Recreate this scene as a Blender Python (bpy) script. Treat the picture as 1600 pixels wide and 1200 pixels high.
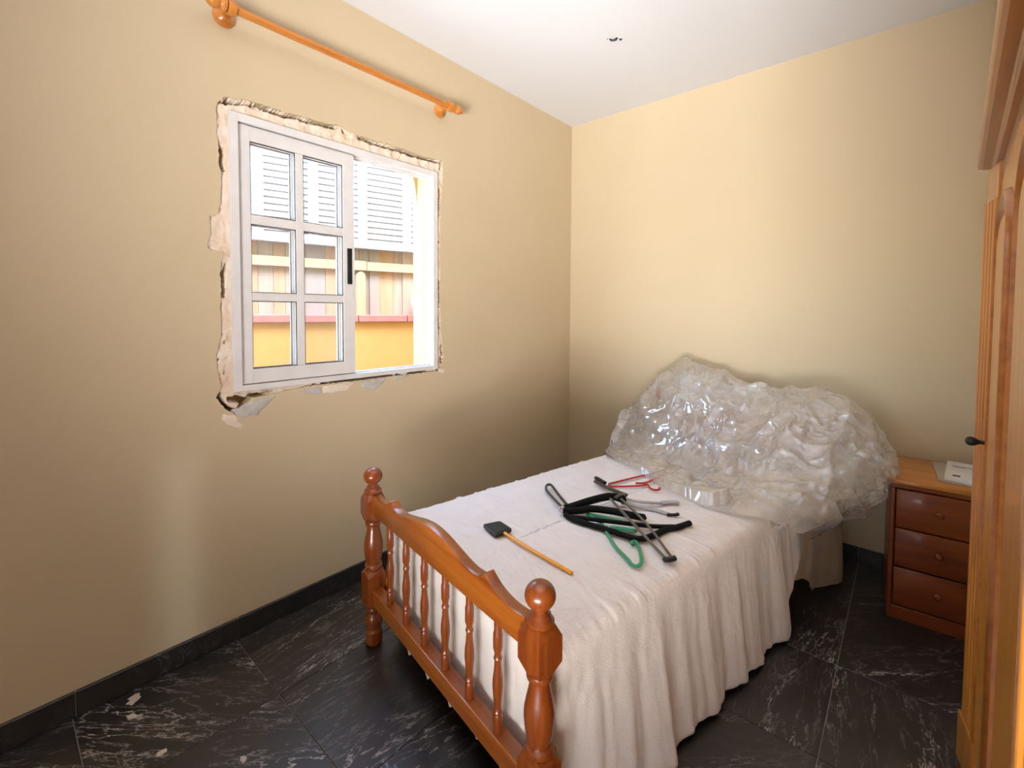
import bpy, bmesh, math, random
from mathutils import Vector, Matrix, noise
R = math.radians
random.seed(7)
for o in list(bpy.data.objects): bpy.data.objects.remove(o)
SC = bpy.context.scene
COL = SC.collection

# ------------------------------------------------------------------ camera
cam_d = bpy.data.cameras.new('camera'); cam = bpy.data.objects.new('camera', cam_d); COL.objects.link(cam)
cam_d.sensor_width = 36.0; cam_d.lens = 718.2424 / 1600 * 36.0
cam_d.shift_x = 0.0; cam_d.shift_y = -(600 - 516.13) / 1600
cam_d.clip_start = 0.02; cam_d.clip_end = 100
YAW, PITCH, ROLL = 0.7134, 0.0396, 0.0054
fwd = Vector((-math.sin(YAW) * math.cos(PITCH), math.cos(YAW) * math.cos(PITCH), -math.sin(PITCH)))
rgt = Vector((math.cos(YAW), math.sin(YAW), 0)); upv = rgt.cross(fwd)
rr = rgt * math.cos(ROLL) + upv * math.sin(ROLL); uu = -rgt * math.sin(ROLL) + upv * math.cos(ROLL)
M = Matrix(((rr.x, uu.x, -fwd.x, 1.9078), (rr.y, uu.y, -fwd.y, -2.8622), (rr.z, uu.z, -fwd.z, 1.25), (0, 0, 0, 1)))
cam.matrix_world = M
SC.camera = cam

# ------------------------------------------------------------------ world, sun, added fill lights, exposure
W = bpy.data.worlds.new('world'); SC.world = W; W.use_nodes = True
wn = W.node_tree.nodes; wl = W.node_tree.links; wn.clear()
sky = wn.new('ShaderNodeTexSky'); sky.sky_type = 'NISHITA'; sky.sun_disc = False
sky.sun_elevation = R(58); sky.sun_rotation = R(80); sky.air_density = 1.2; sky.dust_density = 1.0
bg = wn.new('ShaderNodeBackground'); bg.inputs['Strength'].default_value = 1.9
wo = wn.new('ShaderNodeOutputWorld'); hz = wn.new('ShaderNodeMixRGB'); hz.inputs[0].default_value = 0.12; hz.inputs[2].default_value = (0.62, 0.62, 0.60, 1); wl.new(sky.outputs[0], hz.inputs[1]); wl.new(hz.outputs[0], bg.inputs[0]); wl.new(bg.outputs[0], wo.inputs[0])

def light(name, kind, loc, aim, energy, color, **k):
    d = bpy.data.lights.new(name, kind); d.energy = energy; d.color = color
    for a, b in k.items(): setattr(d, a, b)
    o = bpy.data.objects.new(name, d); COL.objects.link(o); o.location = loc
    o.rotation_euler = (Vector(aim) - Vector(loc)).to_track_quat('-Z', 'Y').to_euler()
    return o
light('sun', 'SUN', (4, -2, 8), (4 - 0.30, -2 + 0.42, 8 - 1.0), 0.6, (1.0, 0.95, 0.88), angle=R(0.6))
light('added_hall_fill', 'AREA', (2.15, -4.60, 0.25), (0.90, -1.75, 2.45), 48, (1.0, 0.98, 0.965), shape='RECTANGLE', size=1.8, size_y=1.1, spread=R(82))  # added unseen fill, aimed up to brighten ceiling and walls
light('added_wall_band_light', 'AREA', (2.35, -3.95, 0.46), (0.0, -2.425, 0.40), 0.017, (0.74, 0.88, 1.0), shape='RECTANGLE', size=0.09, size_y=0.72, spread=R(3.5))  # added slit lamp that throws the pale band onto the left wall
SC.view_settings.view_transform = 'Standard'; SC.view_settings.look = 'None'
SC.view_settings.exposure = 1.36; SC.view_settings.gamma = 1.0; SC.view_settings.use_curve_mapping = False

# ------------------------------------------------------------------ materials
def nodes_of(name):
    m = bpy.data.materials.new(name); m.use_nodes = True
    nt = m.node_tree; return m, nt, nt.nodes['Principled BSDF']
def setp(b, **k):
    for a, v in k.items():
        b.inputs[a.replace('_', ' ')].default_value = v
def ramp(nt, pts):
    r = nt.nodes.new('ShaderNodeValToRGB'); e = r.color_ramp.elements
    while len(e) < len(pts): e.new(0.5)
    for i, (p, c) in enumerate(pts):
        e[i].position = p; e[i].color = (c[0], c[1], c[2], 1) if not isinstance(c, (int, float)) else (c, c, c, 1)
    return r
def texco(nt, scale=(1, 1, 1), out='Object'):
    t = nt.nodes.new('ShaderNodeTexCoord'); mp = nt.nodes.new('ShaderNodeMapping')
    mp.inputs['Scale'].default_value = scale
    nt.links.new(t.outputs[out], mp.inputs['Vector']); return mp
def tnoise(nt, vec, scale, detail=4, rough=0.5, dist=0.0):
    n = nt.nodes.new('ShaderNodeTexNoise'); n.inputs['Scale'].default_value = scale
    n.inputs['Detail'].default_value = detail; n.inputs['Roughness'].default_value = rough; n.inputs['Distortion'].default_value = dist
    nt.links.new(vec, n.inputs['Vector']); return n
def bump(nt, b, h, strength, dist):
    n = nt.nodes.new('ShaderNodeBump'); n.inputs['Strength'].default_value = strength; n.inputs['Distance'].default_value = dist
    nt.links.new(h, n.inputs['Height']); nt.links.new(n.outputs[0], b.inputs['Normal'])
def plain(name, c1, c2=None, rough=0.5, scale=8, metallic=0.0, bs=0.0, bscale=80, bd=0.001, spec=0.5, sheen=0.0, coat=0.0, mscale=(1, 1, 1)):
    m, nt, b = nodes_of(name)
    setp(b, Roughness=rough, Metallic=metallic, Specular_IOR_Level=spec, Sheen_Weight=sheen, Coat_Weight=coat)
    mp = texco(nt, mscale)
    n = tnoise(nt, mp.outputs[0], scale, 5)
    c2 = c2 or tuple(x * 0.88 for x in c1)
    r = ramp(nt, [(0.32, c2), (0.68, c1)]); nt.links.new(n.outputs['Fac'], r.inputs[0]); nt.links.new(r.outputs[0], b.inputs['Base Color'])
    if bs: bump(nt, b, tnoise(nt, mp.outputs[0], bscale, 3).outputs['Fac'], bs, bd)
    return m
def wood(name, dark, mid, lightc, axis, rough=0.3, coat=0.4, sc=1.0):
    m, nt, b = nodes_of(name)
    setp(b, Roughness=rough, Coat_Weight=coat, Coat_Roughness=0.12)
    s = [14 * sc] * 3; s[axis] = 1.1 * sc
    mp = texco(nt, tuple(s))
    n = tnoise(nt, mp.outputs[0], 1.6, 6, 0.6, 0.6)
    n2 = tnoise(nt, mp.outputs[0], 9, 3, 0.6)
    mx = nt.nodes.new('ShaderNodeMath'); mx.operation = 'MULTIPLY_ADD'; mx.inputs[1].default_value = 0.25
    nt.links.new(n2.outputs['Fac'], mx.inputs[0]); nt.links.new(n.outputs['Fac'], mx.inputs[2])
    r = ramp(nt, [(0.40, dark), (0.58, mid), (0.82, lightc)])
    nt.links.new(mx.outputs[0], r.inputs[0])
    # a few knots
    vo = nt.nodes.new('ShaderNodeTexVoronoi'); vo.inputs['Scale'].default_value = 2.2
    ks = [1.6] * 3; ks[axis] = 0.9; kp = texco(nt, tuple(ks)); nt.links.new(kp.outputs[0], vo.inputs['Vector'])
    kr = ramp(nt, [(0.03, 1.0), (0.09, 0.0)]); nt.links.new(vo.outputs['Distance'], kr.inputs[0])
    mix = nt.nodes.new('ShaderNodeMixRGB'); mix.blend_type = 'MIX'; mix.inputs[2].default_value = (dark[0] * .45, dark[1] * .4, dark[2] * .4, 1)
    nt.links.new(kr.outputs[0], mix.inputs[0]); nt.links.new(r.outputs[0], mix.inputs[1]); nt.links.new(mix.outputs[0], b.inputs['Base Color'])
    bump(nt, b, n2.outputs['Fac'], 0.08, 0.001)
    return m

WALLC = (0.61, 0.495, 0.325)
M_wall = plain('beige_wall_paint', WALLC, (0.59, 0.475, 0.31), 0.6, 2.0, bs=0.12, bscale=260, bd=0.0006, spec=0.3)
M_ceil = plain('white_ceiling_paint', (0.70, 0.705, 0.735), (0.68, 0.685, 0.71), 0.8, 1.5, bs=0.1, bscale=120)
M_plas = plain('rough_plaster', (0.80, 0.71, 0.60), (0.72, 0.55, 0.40), 0.9, 16, bs=0.25, bscale=160, bd=0.002)
M_patch = plain('grey_filler', (0.58, 0.54, 0.50), (0.46, 0.42, 0.38), 0.9, 40, bs=0.5, bscale=200, bd=0.001)
M_alu = plain('white_lacquered_aluminium', (0.74, 0.72, 0.71), (0.68, 0.655, 0.64), 0.32, 14, spec=0.5)
M_blackpl = plain('black_plastic', (0.012, 0.012, 0.013), None, 0.35)
M_grout = plain('grey_grout', (0.40, 0.35, 0.30), (0.32, 0.28, 0.24), 0.9, 60)
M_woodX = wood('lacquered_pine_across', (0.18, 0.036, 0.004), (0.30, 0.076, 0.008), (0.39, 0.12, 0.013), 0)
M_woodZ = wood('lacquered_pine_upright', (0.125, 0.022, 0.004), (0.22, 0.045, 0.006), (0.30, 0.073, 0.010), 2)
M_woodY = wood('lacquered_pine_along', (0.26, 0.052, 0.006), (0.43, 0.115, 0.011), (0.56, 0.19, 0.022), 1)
M_rod = wood('rod_wood', (0.36, 0.10, 0.014), (0.52, 0.18, 0.028), (0.62, 0.25, 0.05), 1)
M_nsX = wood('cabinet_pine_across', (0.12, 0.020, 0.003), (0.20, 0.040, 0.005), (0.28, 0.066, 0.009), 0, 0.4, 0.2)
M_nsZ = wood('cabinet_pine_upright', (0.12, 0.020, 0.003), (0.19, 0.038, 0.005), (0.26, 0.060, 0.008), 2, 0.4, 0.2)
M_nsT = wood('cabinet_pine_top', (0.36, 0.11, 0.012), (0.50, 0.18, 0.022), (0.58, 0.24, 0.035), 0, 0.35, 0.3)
M_wdZ = wood('wardrobe_pine_upright', (0.46, 0.15, 0.010), (0.60, 0.235, 0.018), (0.68, 0.31, 0.035), 2, 0.3, 0.4)
M_wdX = wood('wardrobe_pine_along', (0.22, 0.065, 0.008), (0.34, 0.105, 0.012), (0.42, 0.15, 0.02), 0, 0.3, 0.4)
M_wdP = wood('wardrobe_pine_moulding', (0.30, 0.09, 0.010), (0.45, 0.155, 0.018), (0.55, 0.22, 0.03), 2, 0.3, 0.4)
M_iron = plain('dark_iron', (0.03, 0.03, 0.03), None, 0.4, metallic=0.6)

def marble(name, vs=1.0):
    m, nt, b = nodes_of(name)
    t = nt.nodes.new('ShaderNodeTexCoord'); oi = nt.nodes.new('ShaderNodeObjectInfo')
    sm = nt.nodes.new('ShaderNodeMath'); sm.operation = 'MULTIPLY'; sm.inputs[1].default_value = 37.0
    nt.links.new(oi.outputs['Random'], sm.inputs[0])
    ad = nt.nodes.new('ShaderNodeVectorMath'); ad.operation = 'ADD'
    nt.links.new(t.outputs['Object'], ad.inputs[0]); nt.links.new(sm.outputs[0], ad.inputs[1])
    an = nt.nodes.new('ShaderNodeMath'); an.operation = 'MULTIPLY_ADD'; an.inputs[1].default_value = 1.3; an.inputs[2].default_value = R(-66) - .65
    nt.links.new(oi.outputs['Random'], an.inputs[0])
    vr = nt.nodes.new('ShaderNodeVectorRotate'); vr.rotation_type = 'Z_AXIS'; nt.links.new(ad.outputs[0], vr.inputs['Vector']); nt.links.new(an.outputs[0], vr.inputs['Angle'])
    mp = nt.nodes.new('ShaderNodeMapping'); mp.inputs['Scale'].default_value = (3.2, 15.0, 6.0)
    nt.links.new(vr.outputs[0], mp.inputs['Vector'])
    # thin veins: the zero crossings of two warped noises
    def vein(scale, w, dist, amp):
        n = tnoise(nt, mp.outputs[0], scale, 6, 0.62, dist)
        a = nt.nodes.new('ShaderNodeMath'); a.operation = 'SUBTRACT'; a.inputs[1].default_value = 0.5; nt.links.new(n.outputs['Fac'], a.inputs[0])
        c = nt.nodes.new('ShaderNodeMath'); c.operation = 'ABSOLUTE'; nt.links.new(a.outputs[0], c.inputs[0])
        r = ramp(nt, [(0.0, amp), (w, 0.0)]); nt.links.new(c.outputs[0], r.inputs[0]); return r
    v1 = vein(0.5, 0.006, 0.3, 1.0 * vs); v2 = vein(1.2, 0.009, 0.3, 0.6 * vs)
    msk = tnoise(nt, mp.outputs[0], 0.35, 3); mr = ramp(nt, [(0.42, 0.08), (0.62, 1.0)]); nt.links.new(msk.outputs['Fac'], mr.inputs[0])
    mx = nt.nodes.new('ShaderNodeMath'); mx.operation = 'MAXIMUM'; nt.links.new(v1.outputs[0], mx.inputs[0]); nt.links.new(v2.outputs[0], mx.inputs[1])
    mu = nt.nodes.new('ShaderNodeMath'); mu.operation = 'MULTIPLY'; nt.links.new(mx.outputs[0], mu.inputs[0]); nt.links.new(mr.outputs[0], mu.inputs[1])
    cl = tnoise(nt, mp.outputs[0], 0.5, 5); cr = ramp(nt, [(0.35, (0.002, 0.002, 0.0025)), (0.55, (0.004, 0.004, 0.004)), (0.80, (0.02, 0.019, 0.020))]); nt.links.new(cl.outputs['Fac'], cr.inputs[0])
    mix = nt.nodes.new('ShaderNodeMixRGB'); mix.inputs[2].default_value = (0.55, 0.51, 0.49, 1)
    nt.links.new(mu.outputs[0], mix.inputs[0]); nt.links.new(cr.outputs[0], mix.inputs[1]); nt.links.new(mix.outputs[0], b.inputs['Base Color'])
    setp(b, Roughness=0.50, Specular_IOR_Level=0.85, Coat_Weight=0.45, Coat_Roughness=0.05)
    bump(nt, b, cl.outputs['Fac'], 0.03, 0.002)
    return m
M_marble = marble('black_veined_marble')
M_skirt = marble('black_skirting_marble', .22)

def fabric(name, c1, c2, bs=0.6, bscale=220, trans=0.0):
    m, nt, b = nodes_of(name)
    setp(b, Roughness=0.95, Specular_IOR_Level=0.1, Sheen_Weight=0.25)
    mp = texco(nt); n = tnoise(nt, mp.outputs[0], 12, 5); r = ramp(nt, [(0.3, c2), (0.7, c1)])
    nt.links.new(n.outputs['Fac'], r.inputs[0]); nt.links.new(r.outputs[0], b.inputs['Base Color'])
    h = tnoise(nt, mp.outputs[0], bscale, 3); h2 = tnoise(nt, mp.outputs[0], 38, 4, 0.6, 1.5)
    a = nt.nodes.new('ShaderNodeMath'); a.operation = 'MULTIPLY_ADD'; a.inputs[1].default_value = 1.4
    nt.links.new(h2.outputs['Fac'], a.inputs[0]); nt.links.new(h.outputs['Fac'], a.inputs[2])
    bump(nt, b, a.outputs[0], bs, 0.0025)
    if trans:
        out = nt.nodes['Material Output']; tr = nt.nodes.new('ShaderNodeBsdfTranslucent'); nt.links.new(r.outputs[0], tr.inputs[0])
        mx = nt.nodes.new('ShaderNodeMixShader'); mx.inputs[0].default_value = trans
        nt.links.new(b.outputs[0], mx.inputs[1]); nt.links.new(tr.outputs[0], mx.inputs[2]); nt.links.new(mx.outputs[0], out.inputs[0])
    return m
M_cover = fabric('off_white_chenille', (0.86, 0.80, 0.74), (0.82, 0.75, 0.685), 0.5, 260)
M_sheet = fabric('thin_grey_beige_sheet', (0.60, 0.48, 0.35), (0.52, 0.40, 0.28), 0.2, 300, 0.35)
M_matt = fabric('cream_mattress_ticking', (0.80, 0.62, 0.42), (0.72, 0.54, 0.35), 0.3, 240)

def schlick(nt, f0):
    lw = nt.nodes.new('ShaderNodeLayerWeight'); lw.inputs['Blend'].default_value = 0.5
    pw = nt.nodes.new('ShaderNodeMath'); pw.operation = 'POWER'; pw.inputs[1].default_value = 4.0; nt.links.new(lw.outputs['Facing'], pw.inputs[0])
    ma = nt.nodes.new('ShaderNodeMath'); ma.operation = 'MULTIPLY_ADD'; ma.inputs[1].default_value = 0.8; ma.inputs[2].default_value = f0; nt.links.new(pw.outputs[0], ma.inputs[0])
    return ma
def film(name, milk, tint):
    m, nt, b = nodes_of(name); out = nt.nodes['Material Output']; nt.nodes.remove(b)
    mp = texco(nt); n = tnoise(nt, mp.outputs[0], 7, 5, 0.6)
    r = ramp(nt, [(0.30, milk * 0.55), (0.70, min(1, milk * 1.35))]); nt.links.new(n.outputs['Fac'], r.inputs[0])
    tr = nt.nodes.new('ShaderNodeBsdfTransparent'); tr.inputs[0].default_value = (0.97, 0.96, 0.95, 1)
    df = nt.nodes.new('ShaderNodeBsdfDiffuse'); df.inputs[0].default_value = tint + (1,)
    tl = nt.nodes.new('ShaderNodeBsdfTranslucent'); tl.inputs[0].default_value = tint + (1,)
    mk = nt.nodes.new('ShaderNodeMixShader'); mk.inputs[0].default_value = 0.45
    nt.links.new(df.outputs[0], mk.inputs[1]); nt.links.new(tl.outputs[0], mk.inputs[2])
    m1 = nt.nodes.new('ShaderNodeMixShader'); nt.links.new(r.outputs[0], m1.inputs[0])
    nt.links.new(tr.outputs[0], m1.inputs[1]); nt.links.new(mk.outputs[0], m1.inputs[2])
    gl = nt.nodes.new('ShaderNodeBsdfGlossy'); gl.inputs['Roughness'].default_value = 0.06
    fr = schlick(nt, .18)
    m2 = nt.nodes.new('ShaderNodeMixShader'); nt.links.new(fr.outputs[0], m2.inputs[0])
    nt.links.new(m1.outputs[0], m2.inputs[1]); nt.links.new(gl.outputs[0], m2.inputs[2]); nt.links.new(m2.outputs[0], out.inputs[0])
    return m
M_film = film('clear_polythene', 0.34, (0.97, 0.95, 0.92))
M_film2 = film('inner_polythene', 0.40, (0.97, 0.94, 0.90))

def glass(name):
    m, nt, b = nodes_of(name); out = nt.nodes['Material Output']; nt.nodes.remove(b)
    tr = nt.nodes.new('ShaderNodeBsdfTransparent'); tr.inputs[0].default_value = (0.985, 0.99, 0.995, 1)
    gl = nt.nodes.new('ShaderNodeBsdfGlossy'); gl.inputs['Roughness'].default_value = 0.02
    fr = schlick(nt, .04)
    mp = texco(nt); n = tnoise(nt, mp.outputs[0], 3, 3); df = nt.nodes.new('ShaderNodeBsdfDiffuse'); df.inputs[0].default_value = (.8, .8, .8, 1)
    r = ramp(nt, [(0.3, 0.0), (0.75, 0.05)]); nt.links.new(n.outputs['Fac'], r.inputs[0])
    m0 = nt.nodes.new('ShaderNodeMixShader'); nt.links.new(r.outputs[0], m0.inputs[0]); nt.links.new(tr.outputs[0], m0.inputs[1]); nt.links.new(df.outputs[0], m0.inputs[2])
    m2 = nt.nodes.new('ShaderNodeMixShader'); nt.links.new(fr.outputs[0], m2.inputs[0]); nt.links.new(m0.outputs[0], m2.inputs[1]); nt.links.new(gl.outputs[0], m2.inputs[2])
    nt.links.new(m2.outputs[0], out.inputs[0]); return m
M_glass = glass('window_glass')

# ------------------------------------------------------------------ helpers
def tag(o, label, cat, group=None):
    o['label'] = label; o['category'] = cat
    if group: o['group'] = group
    return o
def struct(o, label=None):
    o['kind'] = 'structure'
    if label: o['label'] = label
    return o
def empty(name, loc=(0, 0, 0), rz=0.0):
    o = bpy.data.objects.new(name, None); COL.objects.link(o); o.location = loc; o.rotation_euler = (0, 0, rz)
    o.empty_display_size = 0.1; return o
def link(name, me, mat, parent=None):
    o = bpy.data.objects.new(name, me); COL.objects.link(o)
    if mat and not me.materials: me.materials.append(mat)
    if parent: o.parent = parent
    return o
def mesh(name, v, f, mat, parent=None, smooth=False):
    me = bpy.data.meshes.new(name); me.from_pydata([tuple(p) for p in v], [], f); me.update()
    if smooth: me.polygons.foreach_set('use_smooth', [True] * len(me.polygons))
    return link(name, me, mat, parent)
class MB:
    def __init__(s): s.v = []; s.f = []
    def add(s, v, f):
        b = len(s.v); s.v += [Vector(p) for p in v]; s.f += [tuple(i + b for i in q) for q in f]; return s
    def box(s, a, b):
        x0, y0, z0 = a; x1, y1, z1 = b
        return s.add([(x0, y0, z0), (x1, y0, z0), (x1, y1, z0), (x0, y1, z0), (x0, y0, z1), (x1, y0, z1), (x1, y1, z1), (x0, y1, z1)],
                     [(3, 2, 1, 0), (4, 5, 6, 7), (0, 1, 5, 4), (1, 2, 6, 5), (2, 3, 7, 6), (3, 0, 4, 7)])
    def lathe(s, prof, c=(0, 0, 0), seg=24, axis='Z'):
        v = []; f = []
        for r, h in prof:
            for k in range(seg):
                a = 2 * math.pi * k / seg; p = (r * math.cos(a), r * math.sin(a), h)
                if axis == 'X': p = (h, r * math.cos(a), r * math.sin(a))
                if axis == 'Y': p = (r * math.sin(a), h, r * math.cos(a))
                v.append((p[0] + c[0], p[1] + c[1], p[2] + c[2]))
        for i in range(len(prof) - 1):
            for k in range(seg):
                a = i * seg + k; b = i * seg + (k + 1) % seg
                f.append((a, b, b + seg, a + seg))
        f.append(tuple(reversed(range(seg)))); f.append(tuple(range((len(prof) - 1) * seg, len(prof) * seg)))
        return s.add(v, f)
    def prism(s, poly, lo, hi, plane='XZ'):
        n = len(poly); v = []
        for h in (lo, hi):
            for a, b in poly:
                v.append({'XZ': (a, h, b), 'YZ': (h, a, b), 'XY': (a, b, h)}[plane])
        f = [tuple(range(n)), tuple(reversed(range(n, 2 * n)))]
        for i in range(n):
            j = (i + 1) % n; f.append((i, i + n, j + n, j))
        return s.add(v, f)
    def tube(s, pts, r, seg=10, smooth=4, sq=1.0, taper=None):
        P = crom([Vector(p) for p in pts], smooth) if smooth and len(pts) > 2 else [Vector(p) for p in pts]
        n = len(P); v = []; f = []
        for i, p in enumerate(P):
            t = (P[min(i + 1, n - 1)] - P[max(i - 1, 0)]).normalized()
            side = t.cross(Vector((0, 0, 1)))
            side = side.normalized() if side.length > 1e-4 else Vector((1, 0, 0))
            up = side.cross(t)
            q = r if taper is None else r * (taper[0] + (taper[1] - taper[0]) * i / (n - 1))
            for k in range(seg):
                a = 2 * math.pi * k / seg; v.append(p + side * (q * math.cos(a)) + up * (q * sq * math.sin(a)))
        for i in range(n - 1):
            for k in range(seg):
                a = i * seg + k; b = i * seg + (k + 1) % seg; f.append((a, b, b + seg, a + seg))
        # rounded ends
        b0 = len(v); v.append(P[0] - (P[1] - P[0]).normalized() * r * .6); v.append(P[-1] + (P[-1] - P[-2]).normalized() * r * .6)
        for k in range(seg):
            f.append((b0, (k + 1) % seg, k)); e = (n - 1) * seg; f.append((b0 + 1, e + k, e + (k + 1) % seg))
        return s.add(v, f)
    def build(s, name, mat, parent=None, bevel=0.0, smooth=False, seg=2, ang=35):
        me = bpy.data.meshes.new(name); bm = bmesh.new()
        vs = [bm.verts.new(p) for p in s.v]
        for q in s.f:
            try: bm.faces.new([vs[i] for i in q])
            except ValueError: pass
        bmesh.ops.recalc_face_normals(bm, faces=bm.faces)
        if bevel:
            bm.normal_update()
            ed = [e for e in bm.edges if len(e.link_faces) == 2 and e.calc_face_angle(0) > R(30)]
            bmesh.ops.bevel(bm, geom=ed, offset=bevel, segments=seg, affect='EDGES', profile=0.5, clamp_overlap=True)
        bm.to_mesh(me); bm.free()
        if smooth:
            me.polygons.foreach_set('use_smooth', [True] * len(me.polygons))
            try: me.set_sharp_from_angle(angle=R(ang))
            except Exception: pass
        return link(name, me, mat, parent)
def crom(P, k):
    out = []; n = len(P)
    for i in range(n - 1):
        p0, p1, p2, p3 = P[max(i - 1, 0)], P[i], P[i + 1], P[min(i + 2, n - 1)]
        for j in range(k):
            t = j / k; t2 = t * t; t3 = t2 * t
            out.append(0.5 * ((2 * p1) + (p2 - p0) * t + (2 * p0 - 5 * p1 + 4 * p2 - p3) * t2 + (3 * p1 - p0 - 3 * p2 + p3) * t3))
    out.append(P[-1]); return out
def N(x, y=0.0, z=0.0): return noise.noise(Vector((x, y, z)))
def sstep(a, b, x):
    t = max(0.0, min(1.0, (x - a) / (b - a))); return t * t * (3 - 2 * t)

H = 2.601
XR = 2.142          # right wall beside the far corner
YJ = -1.075         # where the wall steps back for the wardrobe
XN = 2.66           # wall behind the wardrobe
YF = -3.62          # wall behind the camera

# ------------------------------------------------------------------ floor
fl = struct(MB().box((-.05, YF - .05, -.06), (XN + .1, .05, -.0035)).build('floor', M_grout))
T = 0.453
tile_me = MB().box((-T / 2 + .0012, -T / 2 + .0012, -.012), (T / 2 - .0012, T / 2 - .0012, 0.0)).build('tile', M_marble, fl, bevel=.0008, seg=1)
tiles = [tile_me]
cx = [0.389 - T / 2 + T * i for i in range(6)]
cy = [-2.258 + T / 2 + T * j for j in range(-4, 6)]
first = True
for x in cx:
    for y in cy:
        x0 = max(x - T / 2, 0.0); x1 = min(x + T / 2, XN); y0 = max(y - T / 2, YF); y1 = min(y + T / 2, 0.0)
        if x1 - x0 < .02 or y1 - y0 < .02: continue
        if (x1 - x0) > T - .01 and (y1 - y0) > T - .01:
            o = tile_me if first else tile_me.copy()
            if not first: COL.objects.link(o)
            first = False; o.parent = fl; o.location = ((x0 + x1) / 2, (y0 + y1) / 2, 0)
        else:
            o = MB().box((-(x1 - x0) / 2 + .0012, -(y1 - y0) / 2 + .0012, -.012), ((x1 - x0) / 2 - .0012, (y1 - y0) / 2 - .0012, 0)).build('tile', M_marble, fl, bevel=.0008, seg=1)
            o.location = ((x0 + x1) / 2, (y0 + y1) / 2, 0)

# ------------------------------------------------------------------ ceiling and plain walls
struct(MB().box((-.2, YF - .1, H), (XN + .1, .12, H + .15)).build('ceiling', M_ceil))
struct(MB().box((-.2, 0, -.06), (XN + .1, .12, H)).build('wall_back', M_wall))
w = MB().box((XR, YJ + .03, -.06), (XN + .1, 0.0, H)); struct(w.build('wall_right', M_wall))
DX0, DX1, DZ = 1.15, 2.48, 2.10  # doorway added behind the camera to let the fill lights in
struct(MB().box((XN, YF, -.06), (XN + .1, YJ + .03, H)).build('wall_niche', M_wall))
wf = MB().box((-.2, YF - .1, -.06), (DX0, YF, H)).box((DX1, YF - .1, -.06), (XN + .1, YF, H)).box((DX0, YF - .1, DZ), (DX1, YF, H))
struct(wf.build('wall_front', M_wall))
fr = MB()
for a, b in (((DX0 - .07, YF - .115, 0), (DX0 + .02, YF + .015, DZ + .06)), ((DX1 - .02, YF - .115, 0), (DX1 + .07, YF + .015, DZ + .06)), ((DX0 + .02, YF - .115, DZ - .02), (DX1 - .02, YF + .015, DZ + .06))): fr.box(a, b)
struct(fr.build('trim_1', M_woodZ, bevel=.004))
YH = -5.35
hb = MB().box((.7, YH, -.06), (.8, YF - .1, H)).box((3.2, YH, -.06), (3.3, YF - .1, H)).box((.7, YH - .1, -.06), (3.3, YH, H)).box((.7, YH, H), (3.3, YF - .1, H + .15)).box((.7, YH, -.06), (3.3, YF - .1, -.004))
struct(hb.build('wall_added_hall', M_ceil))  # small unseen hall, added to house the fill lights

# ------------------------------------------------------------------ window wall with its broken plaster opening
OUT = [(-2.264, 2.025), (-2.283, 2.001), (-2.291, 1.976), (-2.288, 1.952), (-2.29, 1.888), (-2.282, 1.817), (-2.286, 1.78), (-2.277, 1.756), (-2.282, 1.634), (-2.289, 1.602), (-2.316, 1.588), (-2.314, 1.542), (-2.323, 1.484), (-2.316, 1.466), (-2.274, 1.461), (-2.286, 1.411), (-2.285, 1.322), (-2.288, 1.282), (-2.288, 1.16), (-2.303, 1.089), (-2.301, 1.031), (-2.291, 0.972), (-2.306, 0.928), (-2.278, 0.886), (-2.243, 0.856), (-2.218, 0.881), (-2.187, 0.914), (-2.125, 0.918), (-2.076, 0.925), (-1.975, 0.934), (-1.874, 0.934), (-1.734, 0.932), (-1.525, 0.934), (-1.274, 0.932), (-1.236, 0.939), (-1.217, 1.017), (-1.242, 1.152), (-1.250, 1.36), (-1.245, 1.454), (-1.250, 1.53), (-1.244, 1.81), (-1.229, 1.943), (-1.229, 2.055), (-1.359, 2.043), (-1.459, 2.05), (-1.537, 2.046), (-1.575, 2.051), (-1.636, 2.044), (-1.712, 2.044), (-1.764, 2.045), (-1.822, 2.062), (-1.878, 2.049), (-1.924, 2.048), (-1.997, 2.047), (-2.039, 2.04), (-2.112, 2.043), (-2.194, 2.039), (-2.236, 2.03)]
ring = []
for i, (a, b) in enumerate(OUT):
    c, d = OUT[(i + 1) % len(OUT)]; L = math.hypot(c - a, d - b); n = max(1, int(L / .006))
    for k in range(n):
        t = k / n; y = a + (c - a) * t; z = b + (d - b) * t
        ring.append((y + .0045 * N(y * 60, z * 60, 1) + .003 * N(y * 170, z * 170, 3), z + .0045 * N(y * 60, z * 60, 5) + .003 * N(y * 170, z * 170, 9)))
bm = bmesh.new()
ov = [bm.verts.new((0, y, z)) for y, z in ((YF, -.06), (0, -.06), (0, H), (YF, H))]
rv = [bm.verts.new((0, y, z)) for y, z in ring]
ed = [bm.edges.new((ov[i], ov[(i + 1) % 4])) for i in range(4)] + [bm.edges.new((rv[i], rv[(i + 1) % len(rv)])) for i in range(len(rv))]
bmesh.ops.triangle_fill(bm, use_beauty=True, edges=ed, normal=(1, 0, 0))
for f in bm.faces:
    if f.normal.x < 0: f.normal_flip()
rb = [bm.verts.new((-.050, y, z)) for y, z in ring]
for i in range(len(rv)):
    j = (i + 1) % len(rv); bm.faces.new((rv[i], rb[i], rb[j], rv[j]))
FY0, FY1, FZ0, FZ1 = -2.250, -1.268, 0.944, 1.983
def vbox(bm, a, b):
    m_ = MB().box(a, b); vs = [bm.verts.new(p) for p in m_.v]
    for q in m_.f: bm.faces.new([vs[i] for i in q])
X0, X1 = -.17, -.032
BY0, BY1, BZ0, BZ1 = -2.338, -1.200, .838, 2.080
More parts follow.
